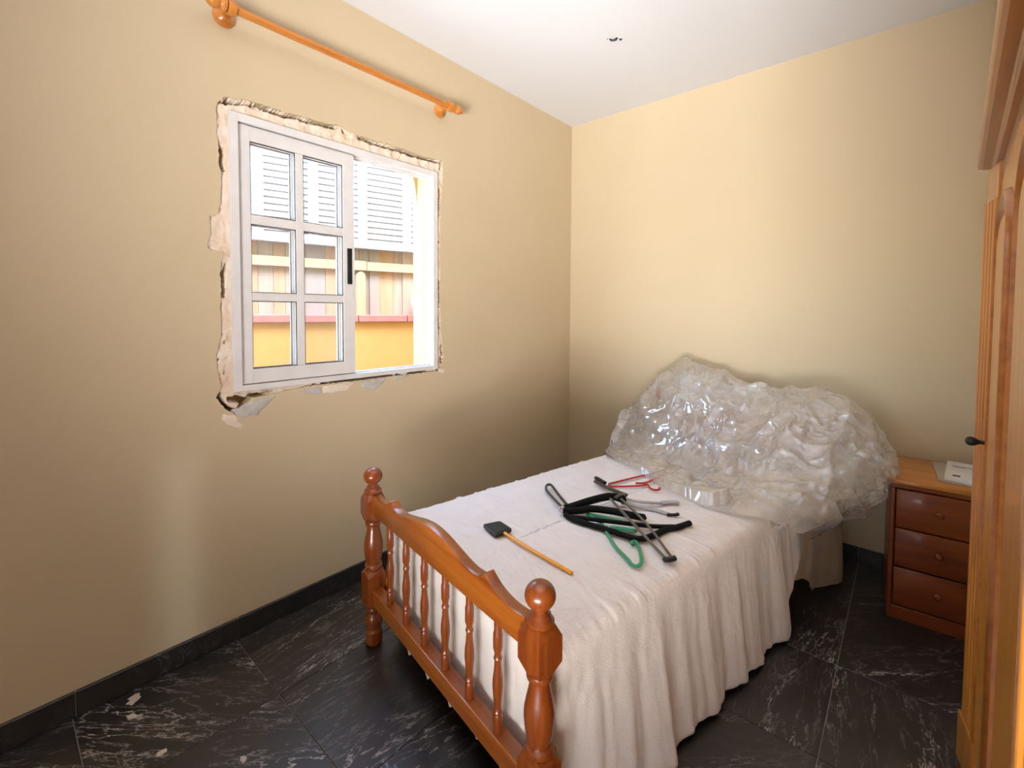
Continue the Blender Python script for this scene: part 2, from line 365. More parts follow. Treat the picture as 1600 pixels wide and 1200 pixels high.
vbox(bm, (X0, YF, -.06), (X1, BY0, H)); vbox(bm, (X0, BY1, -.06), (X1, .12, H)); vbox(bm, (X0, BY0, -.06), (X1, BY1, BZ0)); vbox(bm, (X0, BY0, BZ1), (X1, BY1, H))
me = bpy.data.meshes.new('wall_left'); bm.to_mesh(me); bm.free()
wl_ = struct(link('wall_left', me, M_wall))

# mortar between frame and paint: fine uneven relief with deep cracks where it has come away
def ring_d(y, z):
    best = 9; 
    for a, b in ring[::2]:
        d = (a - y) ** 2 + (b - z) ** 2
        if d < best: best = d
    return math.sqrt(best)
def inside(y, z):
    c = False; n = len(OUT); j = n - 1
    for i in range(n):
        a, b = OUT[i]; p, q = OUT[j]
        if (b > z) != (q > z) and y < (p - a) * (z - b) / (q - b) + a: c = not c
        j = i
    return c
ST = .0037
gy0, gz0 = -2.345, 0.84; nx_ = int(1.14 / ST) + 1; nz_ = int(1.245 / ST) + 1
idx = {}; mv = []; mf = []
def mort(y, z):
    d = ring_d(y, z)
    x = -.007 + .007 * N(y * 26, z * 26, 2) + .003 * N(y * 75, z * 75, 7) + .0014 * N(y * 190, z * 190, 1)
    top = z > 1.995; left = y < -2.25; right = y > -1.268; bot = z < .945
    cr = N(y * 7, z * 7, 11) + .5 * N(y * 26, z * 26, 4)
    wob = .011 + .008 * N(y * 18, z * 18, 17); wid = .0045 + .006 * max(0, N(y * 13, z * 13, 31)) + .002 * N(y * 70, z * 70, 8); lim = .0
    if top: lim = -.34 if y > -2.2 else .3; wid *= 1.15
    if left: lim = .20; wid *= .8
    if right: lim = -.05; wob = .012 + .006 * N(y * 22, z * 22, 17); wid *= .8
    if bot: lim = -.15; wob = .006 + .004 * N(y * 18, z * 18, 17)
    if cr > lim: x -= .13 * sstep(wid + .003, wid - .001, abs(d - wob))
    hy, hz = (y + 2.235) / .036, (z - .915) / .014       # the open hole at the lower corner
    hr = hy * hy + (hz + .35 * hy) ** 2 + .7 * N(y * 60, z * 60, 21)
    x -= .13 * sstep(1.0, .75, hr)
    if z > FZ0 and y > FY0 and y < FY1 and z < FZ1: x = min(x, -.004)
    return max(x, -.13)
for i in range(nx_):
    for k in range(nz_):
        y = gy0 + i * ST; z = gz0 + k * ST
        if FY0 + .008 < y < FY1 - .008 and FZ0 + .008 < z < FZ1 - .008: continue
        if not (inside(y, z) or ring_d(y, z) < .008): continue
        idx[(i, k)] = len(mv); mv.append((mort(y, z), y, z))
for (i, k) in idx:
    q = [(i, k), (i + 1, k), (i + 1, k + 1), (i, k + 1)]
    if all(t in idx for t in q): mf.append(tuple(idx[t] for t in q))
mo = mesh('mortar', mv, mf, M_plas, wl_, True); mo['label'] = 'rough exposed plaster around the window frame'
PAT = [[(-2.284, 0.866), (-2.243, 0.856), (-2.22, 0.815), (-2.226, 0.799), (-2.273, 0.825), (-2.29, 0.848)], [(-2.264, 0.876), (-2.194, 0.899), (-2.149, 0.913), (-2.096, 0.91), (-2.13, 0.883), (-2.169, 0.844), (-2.225, 0.846)], [(-1.99, 0.925), (-1.914, 0.927), (-1.907, 0.892), (-1.975, 0.901)], [(-1.906, 0.926), (-1.817, 0.93), (-1.757, 0.93), (-1.783, 0.891), (-1.907, 0.892)], [(-1.721, 0.933), (-1.589, 0.931), (-1.599, 0.907), (-1.657, 0.875), (-1.717, 0.899)], [(-1.539, 0.932), (-1.439, 0.932), (-1.487, 0.916), (-1.549, 0.918)], [(-1.262, 0.942), (-1.211, 0.94), (-1.223, 0.917), (-1.256, 0.925)]]
for ip, P in enumerate(PAT):
    q = []
    for i, (a, b) in enumerate(P):
        c, d = P[(i + 1) % len(P)]
        for k in range(8):
            t = k / 8; y = a + (c - a) * t; z = b + (d - b) * t
            q.append((y + .006 * N(y * 45, z * 45, ip), z + .006 * N(y * 45, z * 45, ip + 9)))
    cy_, cz_ = sum(a for a, b in q) / len(q), sum(b for a, b in q) / len(q)
    v = []; f = []; n = len(q)
    for s_, x in ((1.0, .0002), (.93, .0022), (.6, .003)):
        v += [(x + .0008 * N(a * 90, b * 90, 2), cy_ + (a - cy_) * s_, cz_ + (b - cz_) * s_) for a, b in q]
    v.append((.003, cy_, cz_))
    for r_ in range(2):
        for i in range(n): f.append((r_ * n + i, r_ * n + (i + 1) % n, (r_ + 1) * n + (i + 1) % n, (r_ + 1) * n + i))
    for i in range(n): f.append((2 * n + i, 2 * n + (i + 1) % n, 3 * n))
    mesh('plaster_patch', v, f, M_plas if ip in (0, 3, 6) else M_patch, wl_, True)

# sliding window
win = struct(empty('window_1', (0, 0, 0)), 'white aluminium sliding window standing half open')
f_ = MB()
def frame4(mb, y0, y1, z0, z1, wl, wr, wb, wt, x0, x1):
    mb.box((x0, y0, z0), (x1, y0 + wl, z1)); mb.box((x0, y1 - wr, z0), (x1, y1, z1))
    mb.box((x0, y0 + wl, z0), (x1, y1 - wr, z0 + wb)); mb.box((x0, y0 + wl, z1 - wt), (x1, y1 - wr, z1))
frame4(f_, FY0, FY1, FZ0, FZ1, .030, .030, .022, .030, -.010, .006)
frame4(f_, FY0 + .004, FY1 - .004, FZ0 + .004, FZ1 - .004, .020, .022, .012, .022, -.070, -.010)
f_.build('frame', M_alu, win, bevel=.0015, seg=1)
g_ = MB()   # running tracks
for x in (-.037, -.066): frame4(g_, FY0 + .023, FY1 - .025, FZ0 + .015, FZ1 - .025, .004, .006, .010, .008, x - .002, x + .002)
g_.build('track', M_alu, win)
gk = MB().box((-.011, FY0 + .029, FZ0 + .022), (-.009, FY0 + .032, FZ1 - .03)).box((-.011, FY0 + .03, FZ0 + .0215), (-.009, -1.74, FZ0 + .0235)).box((-.011, FY0 + .03, FZ1 - .0315), (-.009, -1.74, FZ1 - .0295))
gk.build('gasket', M_blackpl, win)
def sash(y0, x0, x1, latch):
    s = MB(); y1 = y0 + .476; z0, z1 = .967, 1.952
    frame4(s, y0, y1, z0, z1, .043, .055, .057, .057, x0, x1)
    s.box((x0 + .003, y0 + .214, z0 + .057), (x1 - .002, y0 + .247, z1 - .057))
    zs = [(1.320 - .032, 1.320), (1.583, 1.619)]
    for a, b in zs:
        s.box((x0 + .003, y0 + .043, a), (x1 - .002, y0 + .214, b)); s.box((x0 + .003, y0 + .247, a), (x1 - .002, y1 - .055, b))
    so = s.build('sash', M_alu, win, bevel=.0015, seg=1)
    ga = MB(); xm = (x0 + x1) / 2
    for (a, b) in ((y0 + .043, y0 + .214), (y0 + .247, y1 - .055)):
        for (c, d) in ((z0 + .057, zs[0][0]), (zs[0][1], zs[1][0]), (zs[1][1], z1 - .057)):
            MB().box((xm - .002, a - .003, c - .003), (xm + .002, b + .003, d + .003)).build('pane', M_glass, so)
            frame4(ga, a, b, c, d, .0025, .0025, .0025, .0025, xm + .002, x1 - .004)
    ga.build('glazing_gasket', M_blackpl, so)
    if latch:
        l = MB().box((x1 - .001, y1 - .036, 1.372), (x1 + .004, y1 - .014, 1.532)).box((x1 + .003, y1 - .033, 1.40), (x1 + .0065, y1 - .030, 1.50)).box((x1 + .003, y1 - .020, 1.40), (x1 + .0065, y1 - .017, 1.50)).box((x1 + .003, y1 - .033, 1.442), (x1 + .0065, y1 - .017, 1.446))
        l = l.build('latch', M_blackpl, so, bevel=.001, seg=1); l['label'] = 'recessed black sliding latch'
    return so
sash(-2.219, -.0345, -.0095, True)
sash(-2.226, -.0645, -.0395, False)

# exterior leaf of the wall with its arched opening
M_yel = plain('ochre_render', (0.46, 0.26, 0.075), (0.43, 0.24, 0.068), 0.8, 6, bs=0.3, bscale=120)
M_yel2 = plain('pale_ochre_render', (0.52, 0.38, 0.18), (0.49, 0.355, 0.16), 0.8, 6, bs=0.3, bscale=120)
ac, aa, asp, ari = -1.7675, .4725, 1.74, .42
arch = []
for k in range(41):
    t = math.pi * k / 40; cc, ss = math.cos(t), math.sin(t)
    arch.append((ac + aa * math.copysign(abs(cc) ** (2 / 3.0), cc), asp + ari * abs(ss) ** (2 / 3.0)))
v = []; f = []
for x in (-.17, -.135):
    v += [(x, y, z) for y, z in arch] + [(x, y, 2.20) for y, z in arch]
n = 41
for k in range(n - 1):
    f += [(k, k + 1, n + k + 1, n + k), (2 * n + k, 3 * n + k, 3 * n + k + 1, 2 * n + k + 1), (k, 2 * n + k, 2 * n + k + 1, k + 1), (n + k, n + k + 1, 3 * n + k + 1, 3 * n + k)]
eb = MB().add(v, f)
eb.box((-.17, BY0, .838), (-.135, FY0, 2.20)).box((-.17, FY1, .838), (-.135, BY1, 2.20)).box((-.17, FY0, .90), (-.078, ac - aa, 2.0)).box((-.17, ac + aa, .90), (-.078, FY1, 2.0)).box((-.20, ac - aa, .838), (-.076, ac + aa, .948))
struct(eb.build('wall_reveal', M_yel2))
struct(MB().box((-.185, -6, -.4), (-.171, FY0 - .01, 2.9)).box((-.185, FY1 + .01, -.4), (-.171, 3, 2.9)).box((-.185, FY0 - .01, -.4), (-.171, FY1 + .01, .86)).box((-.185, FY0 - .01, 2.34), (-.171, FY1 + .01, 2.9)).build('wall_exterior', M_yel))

# ------------------------------------------------------------------ skirting tiles
def skirt(name, axis, spans, off):
    lo, hi = spans[0][0], spans[-1][1]
    if axis == 'y': base = MB().box((0.0, lo, 0), (.006, hi, .078)); rot = 0
    else: base = MB().box((lo, -.006, 0), (hi, 0, .078))
    b = struct(base.build(name, M_grout))
    for a, c in spans:
        L = (c - a) / 2 - .0012
        if axis == 'y': o = MB().box((-.006, -L, .0015), (.006, L, .080)).build('tile', M_skirt, b, bevel=.001, seg=1); o.location = (.006, (a + c) / 2, 0)
        else: o = MB().box((-L, -.006, .0015), (L, .006, .080)).build('tile', M_skirt, b, bevel=.001, seg=1); o.location = ((a + c) / 2, -.006, 0)
skirt('baseboard_left', 'y', [(YF + .02, -3.156), (-3.156, -2.703), (-2.703, -2.25), (-2.25, -1.944), (-1.944, -1.491), (-1.491, -1.038), (-1.038, -.585), (-.585, -.132), (-.132, -.013)], 0)
skirt('baseboard_back', 'x', [(.013, .389), (.389, .842), (.842, 1.295), (1.295, 1.748), (1.748, XR)], 0)

# ------------------------------------------------------------------ patio seen through the window
FP = (-1.5, -1.3); FA = math.atan2(.963, .27)
M_cop = plain('pink_tile_coping', (0.38, 0.15, 0.12), (0.32, 0.12, 0.095), 0.7, 20)
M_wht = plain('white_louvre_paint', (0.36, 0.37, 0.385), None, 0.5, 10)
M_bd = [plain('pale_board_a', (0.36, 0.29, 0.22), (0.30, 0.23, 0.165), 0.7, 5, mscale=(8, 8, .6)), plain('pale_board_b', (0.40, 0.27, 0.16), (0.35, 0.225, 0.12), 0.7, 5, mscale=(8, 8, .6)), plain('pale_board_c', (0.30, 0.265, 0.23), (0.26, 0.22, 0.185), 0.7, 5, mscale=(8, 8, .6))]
M_rail = plain('straw_rail', (0.46, 0.36, 0.20), (0.42, 0.32, 0.16), 0.6, 6)
M_pave = plain('patio_paving', (0.55, 0.50, 0.44), (0.45, 0.41, 0.36), 0.9, 4)
struct(MB().box((-6, -6, -.45), (-.185, 3, -.4)).build('floor_patio', M_pave))
pw = struct(empty('wall_patio', (FP[0], FP[1], 0), FA))
pw['label'] = 'low yellow patio wall with a pink coping'
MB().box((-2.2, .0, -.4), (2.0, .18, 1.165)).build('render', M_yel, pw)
for i in range(-5, 5): MB().box((i * .40 + .003, -.035, 1.165), ((i + 1) * .40 - .003, .2, 1.222)).build('coping_tile', M_cop, pw, bevel=.006)
fence = tag(empty('plank_fence', (FP[0], FP[1], 1.222), FA), 'pale vertical wooden boards standing on the pink patio coping', 'fence')
sx = -1.5; i = 0
while sx < 1.45:
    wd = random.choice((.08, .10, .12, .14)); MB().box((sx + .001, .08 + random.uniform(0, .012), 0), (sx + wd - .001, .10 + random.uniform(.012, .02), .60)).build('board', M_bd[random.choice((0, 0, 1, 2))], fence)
    sx += wd
MB().box((-1.5, .045, .355), (.395, .078, .425)).build('rail', M_rail, fence, bevel=.003)
MB().box((.49, .045, .355), (1.45, .078, .425)).build('rail', M_rail, fence, bevel=.003)
pk = [(.405, 0), (.475, 0), (.475, .30)] + [(.44 + .035 * math.cos(R(a)), .30 + .045 * math.sin(R(a))) for a in range(15, 180, 15)] + [(.405, .30)]
MB().prism(pk, .03, .078, 'XZ').build('post', M_bd[1], fence)
MB().box((.395, .04, .355), (.485, .08, .43)).build('post_cap', M_rail, fence, bevel=.003)
names = ['', 'white louvred shutter panel at the far left, nearly all hidden by the window frame', 'white louvred shutter panel seen through the left column of panes', 'white louvred shutter panel seen through the right column of panes', 'white louvred shutter panel filling the open half of the window', 'white louvred shutter panel beside the yellow arch, mostly hidden by it']
slat_me = None; stile_me = None
for i in range(1, 6):
    s0 = .442 - .362 * (4 - i)
    sh = tag(empty('louvre_shutter', (FP[0] + s0 * math.cos(FA) + .02 * math.sin(FA), FP[1] + s0 * math.sin(FA) - .02 * math.cos(FA), 1.745), FA), names[i], 'shutter', 'louvred shutters across the patio')
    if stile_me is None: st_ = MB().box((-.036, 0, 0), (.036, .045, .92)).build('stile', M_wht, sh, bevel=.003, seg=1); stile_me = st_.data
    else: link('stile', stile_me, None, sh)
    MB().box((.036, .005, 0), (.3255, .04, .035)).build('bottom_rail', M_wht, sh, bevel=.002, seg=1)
    for k in range(18):
        if slat_me is None:
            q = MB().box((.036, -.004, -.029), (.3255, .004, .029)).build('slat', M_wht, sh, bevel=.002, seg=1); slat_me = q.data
        else: q = link('slat', slat_me, None, sh)
        q.location = (0, .022, .062 + .047 * k); q.rotation_euler = (R(-15), 0, 0)
gb = empty('ball_ornament', (FP[0] + .90 * math.cos(FA), FP[1] + .90 * math.sin(FA), 1.222), FA)
tag(gb, 'round pink ball ornament on the patio coping', 'ornament')
MB().lathe([(.045, 0), (.045, .015), (.02, .03), (.02, .045)], (0, -.02, 0)).build('base', M_cop, gb, smooth=True)
bp = [(.062 * math.sin(math.pi * k / 14) + .0005, .105 - .062 * math.cos(math.pi * k / 14)) for k in range(15)]
MB().lathe(bp, (0, -.02, 0)).build('ball', plain('pale_pink_glaze', (0.80, 0.52, 0.42), None, 0.4), gb, smooth=True)
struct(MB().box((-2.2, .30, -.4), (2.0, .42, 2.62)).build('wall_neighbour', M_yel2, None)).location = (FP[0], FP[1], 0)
bpy.data.objects['wall_neighbour'].rotation_euler = (0, 0, FA)

# ------------------------------------------------------------------ curtain rod
rod = tag(empty('curtain_rod', (0, -1.75, 2.305)), 'turned wooden curtain rod mounted high above the window', 'curtain rod')
MB().lathe([(.0145, -.505), (.0145, .505)], (.085, -.005, 0), 20, 'Y').build('rod', M_rod, rod, smooth=True)
for s, yb in ((-1, -2.262), (1, -1.255)):
    y = yb + 1.75
    b = MB().lathe([(.034, .001), (.036, .006), (.034, .012), (.026, .016), (.020, .020), (.013, .028), (.0125, .050), (.016, .062), (.016, .068)], (0, y, 0), 24, 'X').lathe([(.024, -.013), (.0255, -.008), (.0255, .008), (.024, .013)], (.085, y, 0), 24, 'Y').build('bracket', M_rod, rod, smooth=True)
    pr = [(.0145, 0), (.022, .004), (.0225, .012), (.016, .018), (.015, .022), (.021, .030), (.0235, .040), (.021, .052), (.013, .062), (.010, .066), (.0115, .070), (.008, .078), (.001, .080)]
    MB().lathe([(r, h * s) for r, h in pr], (.085, y + .013 * s, 0), 24, 'Y').build('finial', M_rod, rod, smooth=True)

# ------------------------------------------------------------------ ceiling cable stub
cs = tag(empty('cable_stub', (.760, -.785, H)), 'short black cable ends poking from the bare ceiling', 'cable')
MB().tube([(-.016, -.007, .002), (-.010, -.004, -.006), (.0, 0, -.009), (.010, .006, -.006), (.016, .008, .002)], .0055, 8, taper=(.7, 1.1)).build('wire', M_blackpl, cs, smooth=True)
MB().tube([(.022, .024, .002), (.026, .027, -.005), (.030, .030, .002)], .004, 8).build('wire', M_blackpl, cs, smooth=True)
MB().tube([(-.021, -.013, .002), (-.024, -.018, -.004)], .0018, 8).build('wire', M_blackpl, cs, smooth=True)

# ------------------------------------------------------------------ bed
BO = (.866, -2.003, 0); BA = R(-10.2)
bed = tag(empty('single_bed', BO, BA), 'orange lacquered pine single bed frame with turned posts and spindles', 'bed')
def post(u, vv, hs):
    """hs = height scale above the lower block"""
    m_ = MB(); z = lambda q: q if q < .29 else .29 + (q - .29) * hs
    m_.lathe([(.024, 0), (.030, .006), (.0315, .035), (.030, .052), (.024, .060), (.0245, .066), (.032, .080), (.033, .098), (.029, .112), (.024, .122), (.030, .130), (.031, .138), (.026, .148), (.026, .16)], seg=28)
    def block(z0, z1, ch):
        h = .035; q = h * .62; c = .012
        # square block with arched, chamfered shoulders
        v = []; f = []; n = 8
        ringp = [(h, -h + c), (h, h - c), (h - c, h), (-h + c, h), (-h, h - c), (-h, -h + c), (-h + c, -h), (h - c, -h)]
        sq = [(h, -h), (h, 0), (h, h), (0, h), (-h, h), (-h, 0), (-h, -h), (0, -h)]
        def lvl(k, zz, dz):
            for i, (a, b) in enumerate(sq):
                corner = (i % 2 == 0)
                v.append((a * k * (.985 if corner else 1), b * k * (.985 if corner else 1), zz + (dz if corner else 0)))
        lvl(.66, z0, 0); lvl(1, z0 + ch * .35, ch * .8); lvl(1, z1 - ch * .35, -ch * .8); lvl(.66, z1, 0)
        for r_ in range(3):
            for i in range(n): f.append((r_ * n + i, r_ * n + (i + 1) % n, (r_ + 1) * n + (i + 1) % n, (r_ + 1) * n + i))
        f.append(tuple(reversed(range(n)))); f.append(tuple(range(3 * n, 4 * n)))
        m_.add(v, f)
    block(.145, .288, .018)
    pr = [(.026, .286), (.031, .291), (.0325, .298), (.031, .305), (.025, .309), (.0255, .314), (.028, .319), (.030, .33), (.0325, .348), (.0345, .370), (.0340, .388), (.030, .408), (.0255, .428), (.0225, .445), (.022, .452), (.0285, .457), (.030, .463), (.0285, .469), (.024, .473)]
    m_.lathe([(r, z(h)) for r, h in pr], seg=28)
    zb = z(.470); block(zb, zb + .108, .022); zt = zb + .106
    m_.lathe([(.026, zt - .002), (.031, zt + .003), (.0315, zt + .009), (.028, zt + .013), (.023, zt + .018), (.024, zt + .022), (.0185, zt + .026), (.016, zt + .031), (.0165, zt + .036)], seg=28)
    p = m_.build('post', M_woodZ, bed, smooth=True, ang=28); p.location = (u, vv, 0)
    zc = zt + .062
    b = [(.0345 * math.sin(math.pi * (k + .4) / 16.4), zc - .0315 * math.cos(math.pi * (k + .4) / 16.4)) for k in range(17)]
    MB().lathe(b, seg=28).build('finial', M_woodZ, p, smooth=True)
    return p
PU = .4615
post(-PU, 0, 1); post(PU, 0, 1)
half = [(.0, .618), (.06, .613), (.12, .600), (.17, .589), (.21, .584), (.245, .587), (.262, .595), (.272, .606), (.283, .600), (.31, .585), (.345, .575), (.385, .572), (.4265, .576)]
def crest(dz, k=1.0): return [(-a, .505 + (b - .505) * k + dz) for a, b in reversed(half[1:])] + [(a, .505 + (b - .505) * k + dz) for a, b in half]
def sm(poly):
    q = crom([Vector((a, b, 0)) for a, b in poly], 3); return [(p.x, p.y) for p in q]
top = sm(crest(0))
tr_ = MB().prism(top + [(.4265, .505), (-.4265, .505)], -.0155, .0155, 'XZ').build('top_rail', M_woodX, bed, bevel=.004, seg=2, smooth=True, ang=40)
MB().box((-.4265, -.020, .168), (.4265, .020, .225)).build('bottom_rail', M_woodX, bed, bevel=.003)
sp = [(.0105, .222), (.0125, .226), (.0125, .262), (.0105, .268), (.013, .274), (.0105, .280), (.0095, .290), (.0115, .312), (.0135, .335), (.0128, .356), (.010, .378), (.0085, .400), (.0112, .408), (.0085, .416), (.0095, .424), (.0122, .432), (.0122, .470), (.010, .478), (.0105, .508)]
spm = None
for i in range(6):
    u = -.3113 + .1245 * i
    if spm is None: o = MB().lathe(sp, seg=14).build('spindle', M_woodZ, bed, smooth=True); spm = o.data
    else: o = link('spindle', spm, None, bed)
    o.location = (u, 0, 0)
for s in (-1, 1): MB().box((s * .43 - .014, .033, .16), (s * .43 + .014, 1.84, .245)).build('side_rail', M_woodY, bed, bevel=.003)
# headboard under the sheeting
HV = 1.868
for s in (-1, 1): post(s * PU, HV, 1.55)
hk = [(a, b + .11) for a, b in top]
MB().prism(hk + [(.4265, .55), (-.4265, .55)], HV - .0155, HV + .0155, 'XZ').build('headboard_rail', M_woodX, bed, bevel=.004)
MB().box((-.4265, HV - .02, .225), (.4265, HV + .02, .285)).build('headboard_rail', M_woodX, bed, bevel=.003)
for i in range(6):
    o = link('spindle', spm, None, bed); o.location = (-.3113 + .1245 * i, HV, .05); o.scale = (1, 1, 1.0)
for i in range(9):
    MB().box((-.42, .16 + i * .19, .232), (.42, .23 + i * .19, .246)).build('bed_slat', M_woodX, bed)

def local_obj(o): o.location = BO; o.rotation_euler = (0, 0, BA); return o
mt = MB().box((-.445, .055, .248), (.445, 1.838, .462)).build('mattress', M_matt, None, bevel=.045, seg=4, smooth=True)
tag(local_obj(mt), 'cream mattress showing under the covers by the headboard', 'mattress')

# ---------------- bedspread: top, three hanging sides
HW, FV, RC = .452, .048, .05
path = []   # (u, v, nu, nv, side)  side: -1 left, 0 foot, 1 right
VL, VR = 1.52, 1.47
def addline(a, b, n_, nrm, side):
    L = math.hypot(b[0] - a[0], b[1] - a[1]); k = int(L / .0055)
    for i in range(k): t = i / k; path.append((a[0] + (b[0] - a[0]) * t, a[1] + (b[1] - a[1]) * t, nrm[0], nrm[1], side))
addline((-HW, VL), (-HW, FV + RC), 0, (-1, 0), -1)
for k in range(12): a = R(180 + 90 * k / 12); path.append((-HW + RC + RC * math.cos(a), FV + RC + RC * math.sin(a), math.cos(a), math.sin(a), 0))
addline((-HW + RC, FV), (HW - RC, FV), 0, (0, -1), 0)
for k in range(12): a = R(270 + 90 * k / 12); path.append((HW - RC + RC * math.cos(a), FV + RC + RC * math.sin(a), math.cos(a), math.sin(a), 0))
addline((HW, FV + RC), (HW, VR + .004), 0, (1, 0), 1)
TZ = .476
def topz(u, v):
    z = TZ + .0035 * N(u * 5, v * 5, 1) + .0022 * N(u * 9 + 3, v * 26, 2) + .0012 * N(u * 40, v * 60, 3)
    w_ = 1 - abs(N(u * 4.5 + v * 2.5, v * 13 - u * 3, 6)); z += .0042 * sstep(.90, 1.0, w_) * sstep(-.3, .3, N(u * 3, v * 3, 9))
    w_ = 1 - abs(N(u * 11 + v * 4 + 9, v * 24 + u * 5, 16)); z += .0018 * sstep(.86, 1.0, w_)
    z -= .007 * sstep(HW - .10, HW, abs(u)) + .006 * sstep(.14, .03, v)
    return z
JT, JS, RR = 46, 54, .030
v = []; f = []; ncol = len(path); arcl = 0.0; prev = None
for ci, (u, vv, nu, nv, side) in enumerate(path):
    if prev: arcl += math.hypot(u - prev[0], vv - prev[1])
    prev = (u, vv)
    # top rows from the middle line out to the edge
    iu, iv = u - nu * RR, vv - nv * RR
    cu, cv = 0.0, max(.32, min(vv, 1.6)); cv = cv if side else .32
    if side: cv = max(.32, vv)
    for j in range(JT):
        t = j / JT; t = 1 - (1 - t) ** 1.15
        a, b = cu + (iu - cu) * t, cv + (iv - cv) * t; v.append((a, b, topz(a, b)))
    ez = topz(iu, iv)
    # skirt
    if side == 1:
        hem = .018 + .012 * N(vv * 9, 4) + .33 * sstep(1.20, 1.56, vv) ** 1.3
        foldA = .026; flare = .050 * sstep(.10, .30, vv)
    elif side == -1: hem = .03 + .012 * N(vv * 9, 7); foldA = .022; flare = .02
    else: hem = .045 + .075 * (.5 - .5 * math.cos(arcl * 46 + 1.5 * N(arcl * 4, 3))) ** .7 + .01 * N(arcl * 12, 9); foldA = .011; flare = 0.0
    if side: foldA *= .25 + .75 * sstep(.06, .22, vv)
    tot = RR * math.pi / 2 + (ez - RR - hem)
    fo = .55 * math.sin(arcl * 36 + 4.5 * N(arcl * 3.1, 2)) * (.55 + .7 * N(arcl * 4, 8)) + 1.1 * N(arcl * 9, 13) + .45 * N(arcl * 21, 3) + .12 * N(arcl * 47, 5)
    for j in range(JS + 1):
        s_ = tot * (j / JS)
        if s_ < RR * math.pi / 2:
            an = s_ / RR; off = RR * math.sin(an); z = ez - RR * (1 - math.cos(an)); d = 0
        else: off = RR; d = s_ - RR * math.pi / 2; z = ez - RR - d
        dn = d / .42
        amp = foldA * (dn ** .8 if dn > 0 else 0)
        o_ = off + amp * (fo + .35 * N(arcl * 9, d * 5, 4)) + flare * dn + .0022 * N(arcl * 40, d * 25, 1) * min(1, dn * 6)
        wig = .012 * dn * N(arcl * 7, d * 4, 12)
        if side == 0: o_ = min(o_, RR + .012); 
        v.append((iu + nu * o_ - nv * wig, iv + nv * o_ + nu * wig, max(z, .006)))
rowsN = JT + JS + 1
for i in range(ncol - 1):
    for j in range(rowsN - 1):
        a = i * rowsN + j; b = (i + 1) * rowsN + j; f.append((a, b, b + 1, a + 1))
cov = local_obj(mesh('bedspread', v, f, M_cover, None, True))
tag(cov, 'off-white textured bedspread hanging to the floor over the single bed', 'bedspread')
sd = cov.modifiers.new('thick', 'SOLIDIFY'); sd.thickness = .003; sd.offset = -1

# ---------------- thin sheet hanging at the head end
v = []; f = []; nu_, nv_ = 90, 50
for i in range(nu_ + 1):
    vv = 1.42 + .41 * i / nu_
    hem = .045 + .10 * sstep(1.60, 1.46, vv) + .03 * sstep(1.76, 1.83, vv)
    for j in range(nv_ + 1):
        t = j / nv_; z = .455 - (.455 - hem) * t
        fo = .7 * math.sin(vv * 30 + 2 * N(vv * 6)) + .4 * N(vv * 25, 3)
        u = .462 + .014 * sstep(0, .2, t) + .018 * t * fo + .055 * t * sstep(1.5, 1.85, vv) + .02 * math.sin(t * 3.0)
        v.append((u, vv + .01 * t * N(vv * 12, t * 3), z))
for i in range(nu_):
    for j in range(nv_): a = i * (nv_ + 1) + j; f.append((a, a + nv_ + 1, a + nv_ + 2, a + 1))
shh = local_obj(mesh('bed_sheet', v, f, M_sheet, None, True)); tag(shh, 'thin grey-beige sheet hanging to the floor beside the chest of drawers', 'sheet')
sd = shh.modifiers.new('thick', 'SOLIDIFY'); sd.thickness = .002

# ---------------- crumpled polythene over the headboard
NET = [[[-0.375, 1.241, 0.487], [-0.114, 1.168, 0.487], [0.086, 1.093, 0.487], [0.31, 1.046, 0.487], [0.466, 1.121, 0.487], [0.551, 1.22, 0.439], [0.568, 1.4, 0.404]], [[-0.587, 1.5, 0.445], [-0.275, 1.45, 0.503], [-0.015, 1.42, 0.515], [0.239, 1.38, 0.525], [0.468, 1.35, 0.563], [0.633, 1.42, 0.537], [0.704, 1.6, 0.498]], [[-0.641, 1.62, 0.516], [-0.318, 1.6, 0.611], [-0.057, 1.58, 0.655], [0.186, 1.55, 0.657], [0.412, 1.53, 0.696], [0.626, 1.55, 0.675], [0.717, 1.68, 0.563]], [[-0.682, 1.74, 0.581], [-0.35, 1.74, 0.786], [-0.107, 1.73, 0.834], [0.136, 1.72, 0.797], [0.348, 1.7, 0.817], [0.578, 1.68, 0.789], [0.728, 1.74, 0.635]], [[-0.61, 1.86, 0.598], [-0.333, 1.88, 0.937], [-0.184, 1.88, 0.958], [0.016, 1.88, 0.899], [0.263, 1.86, 0.893], [0.512, 1.83, 0.872], [0.676, 1.82, 0.704]]]
NET.append([[p[0] * .97, 1.925, max(.50, p[2] - .20)] for p in NET[4]])
NET.append([[p[0] * .95, 1.93, .46] for p in NET[4]])
for row in NET:     # tuck the edges under
    l, r_ = row[0], row[-1]
    row.insert(0, [l[0] + .06, l[1] + .01, max(.47, l[2] - .07) if l[1] < 1.5 else l[2] - .05]); row.append([r_[0] - .07, r_[1] + .02, r_[2] - .075])
def sheet_surface(net, nu, nv):
    cols = []
    for row in net: cols.append(crom([Vector(p) for p in row], nu))
    out = []
    for k in range(len(cols[0])): out.append(crom([c[k] for c in cols], nv))
    return out
def F1(p, k): return noise.voronoi(p * k)[0]
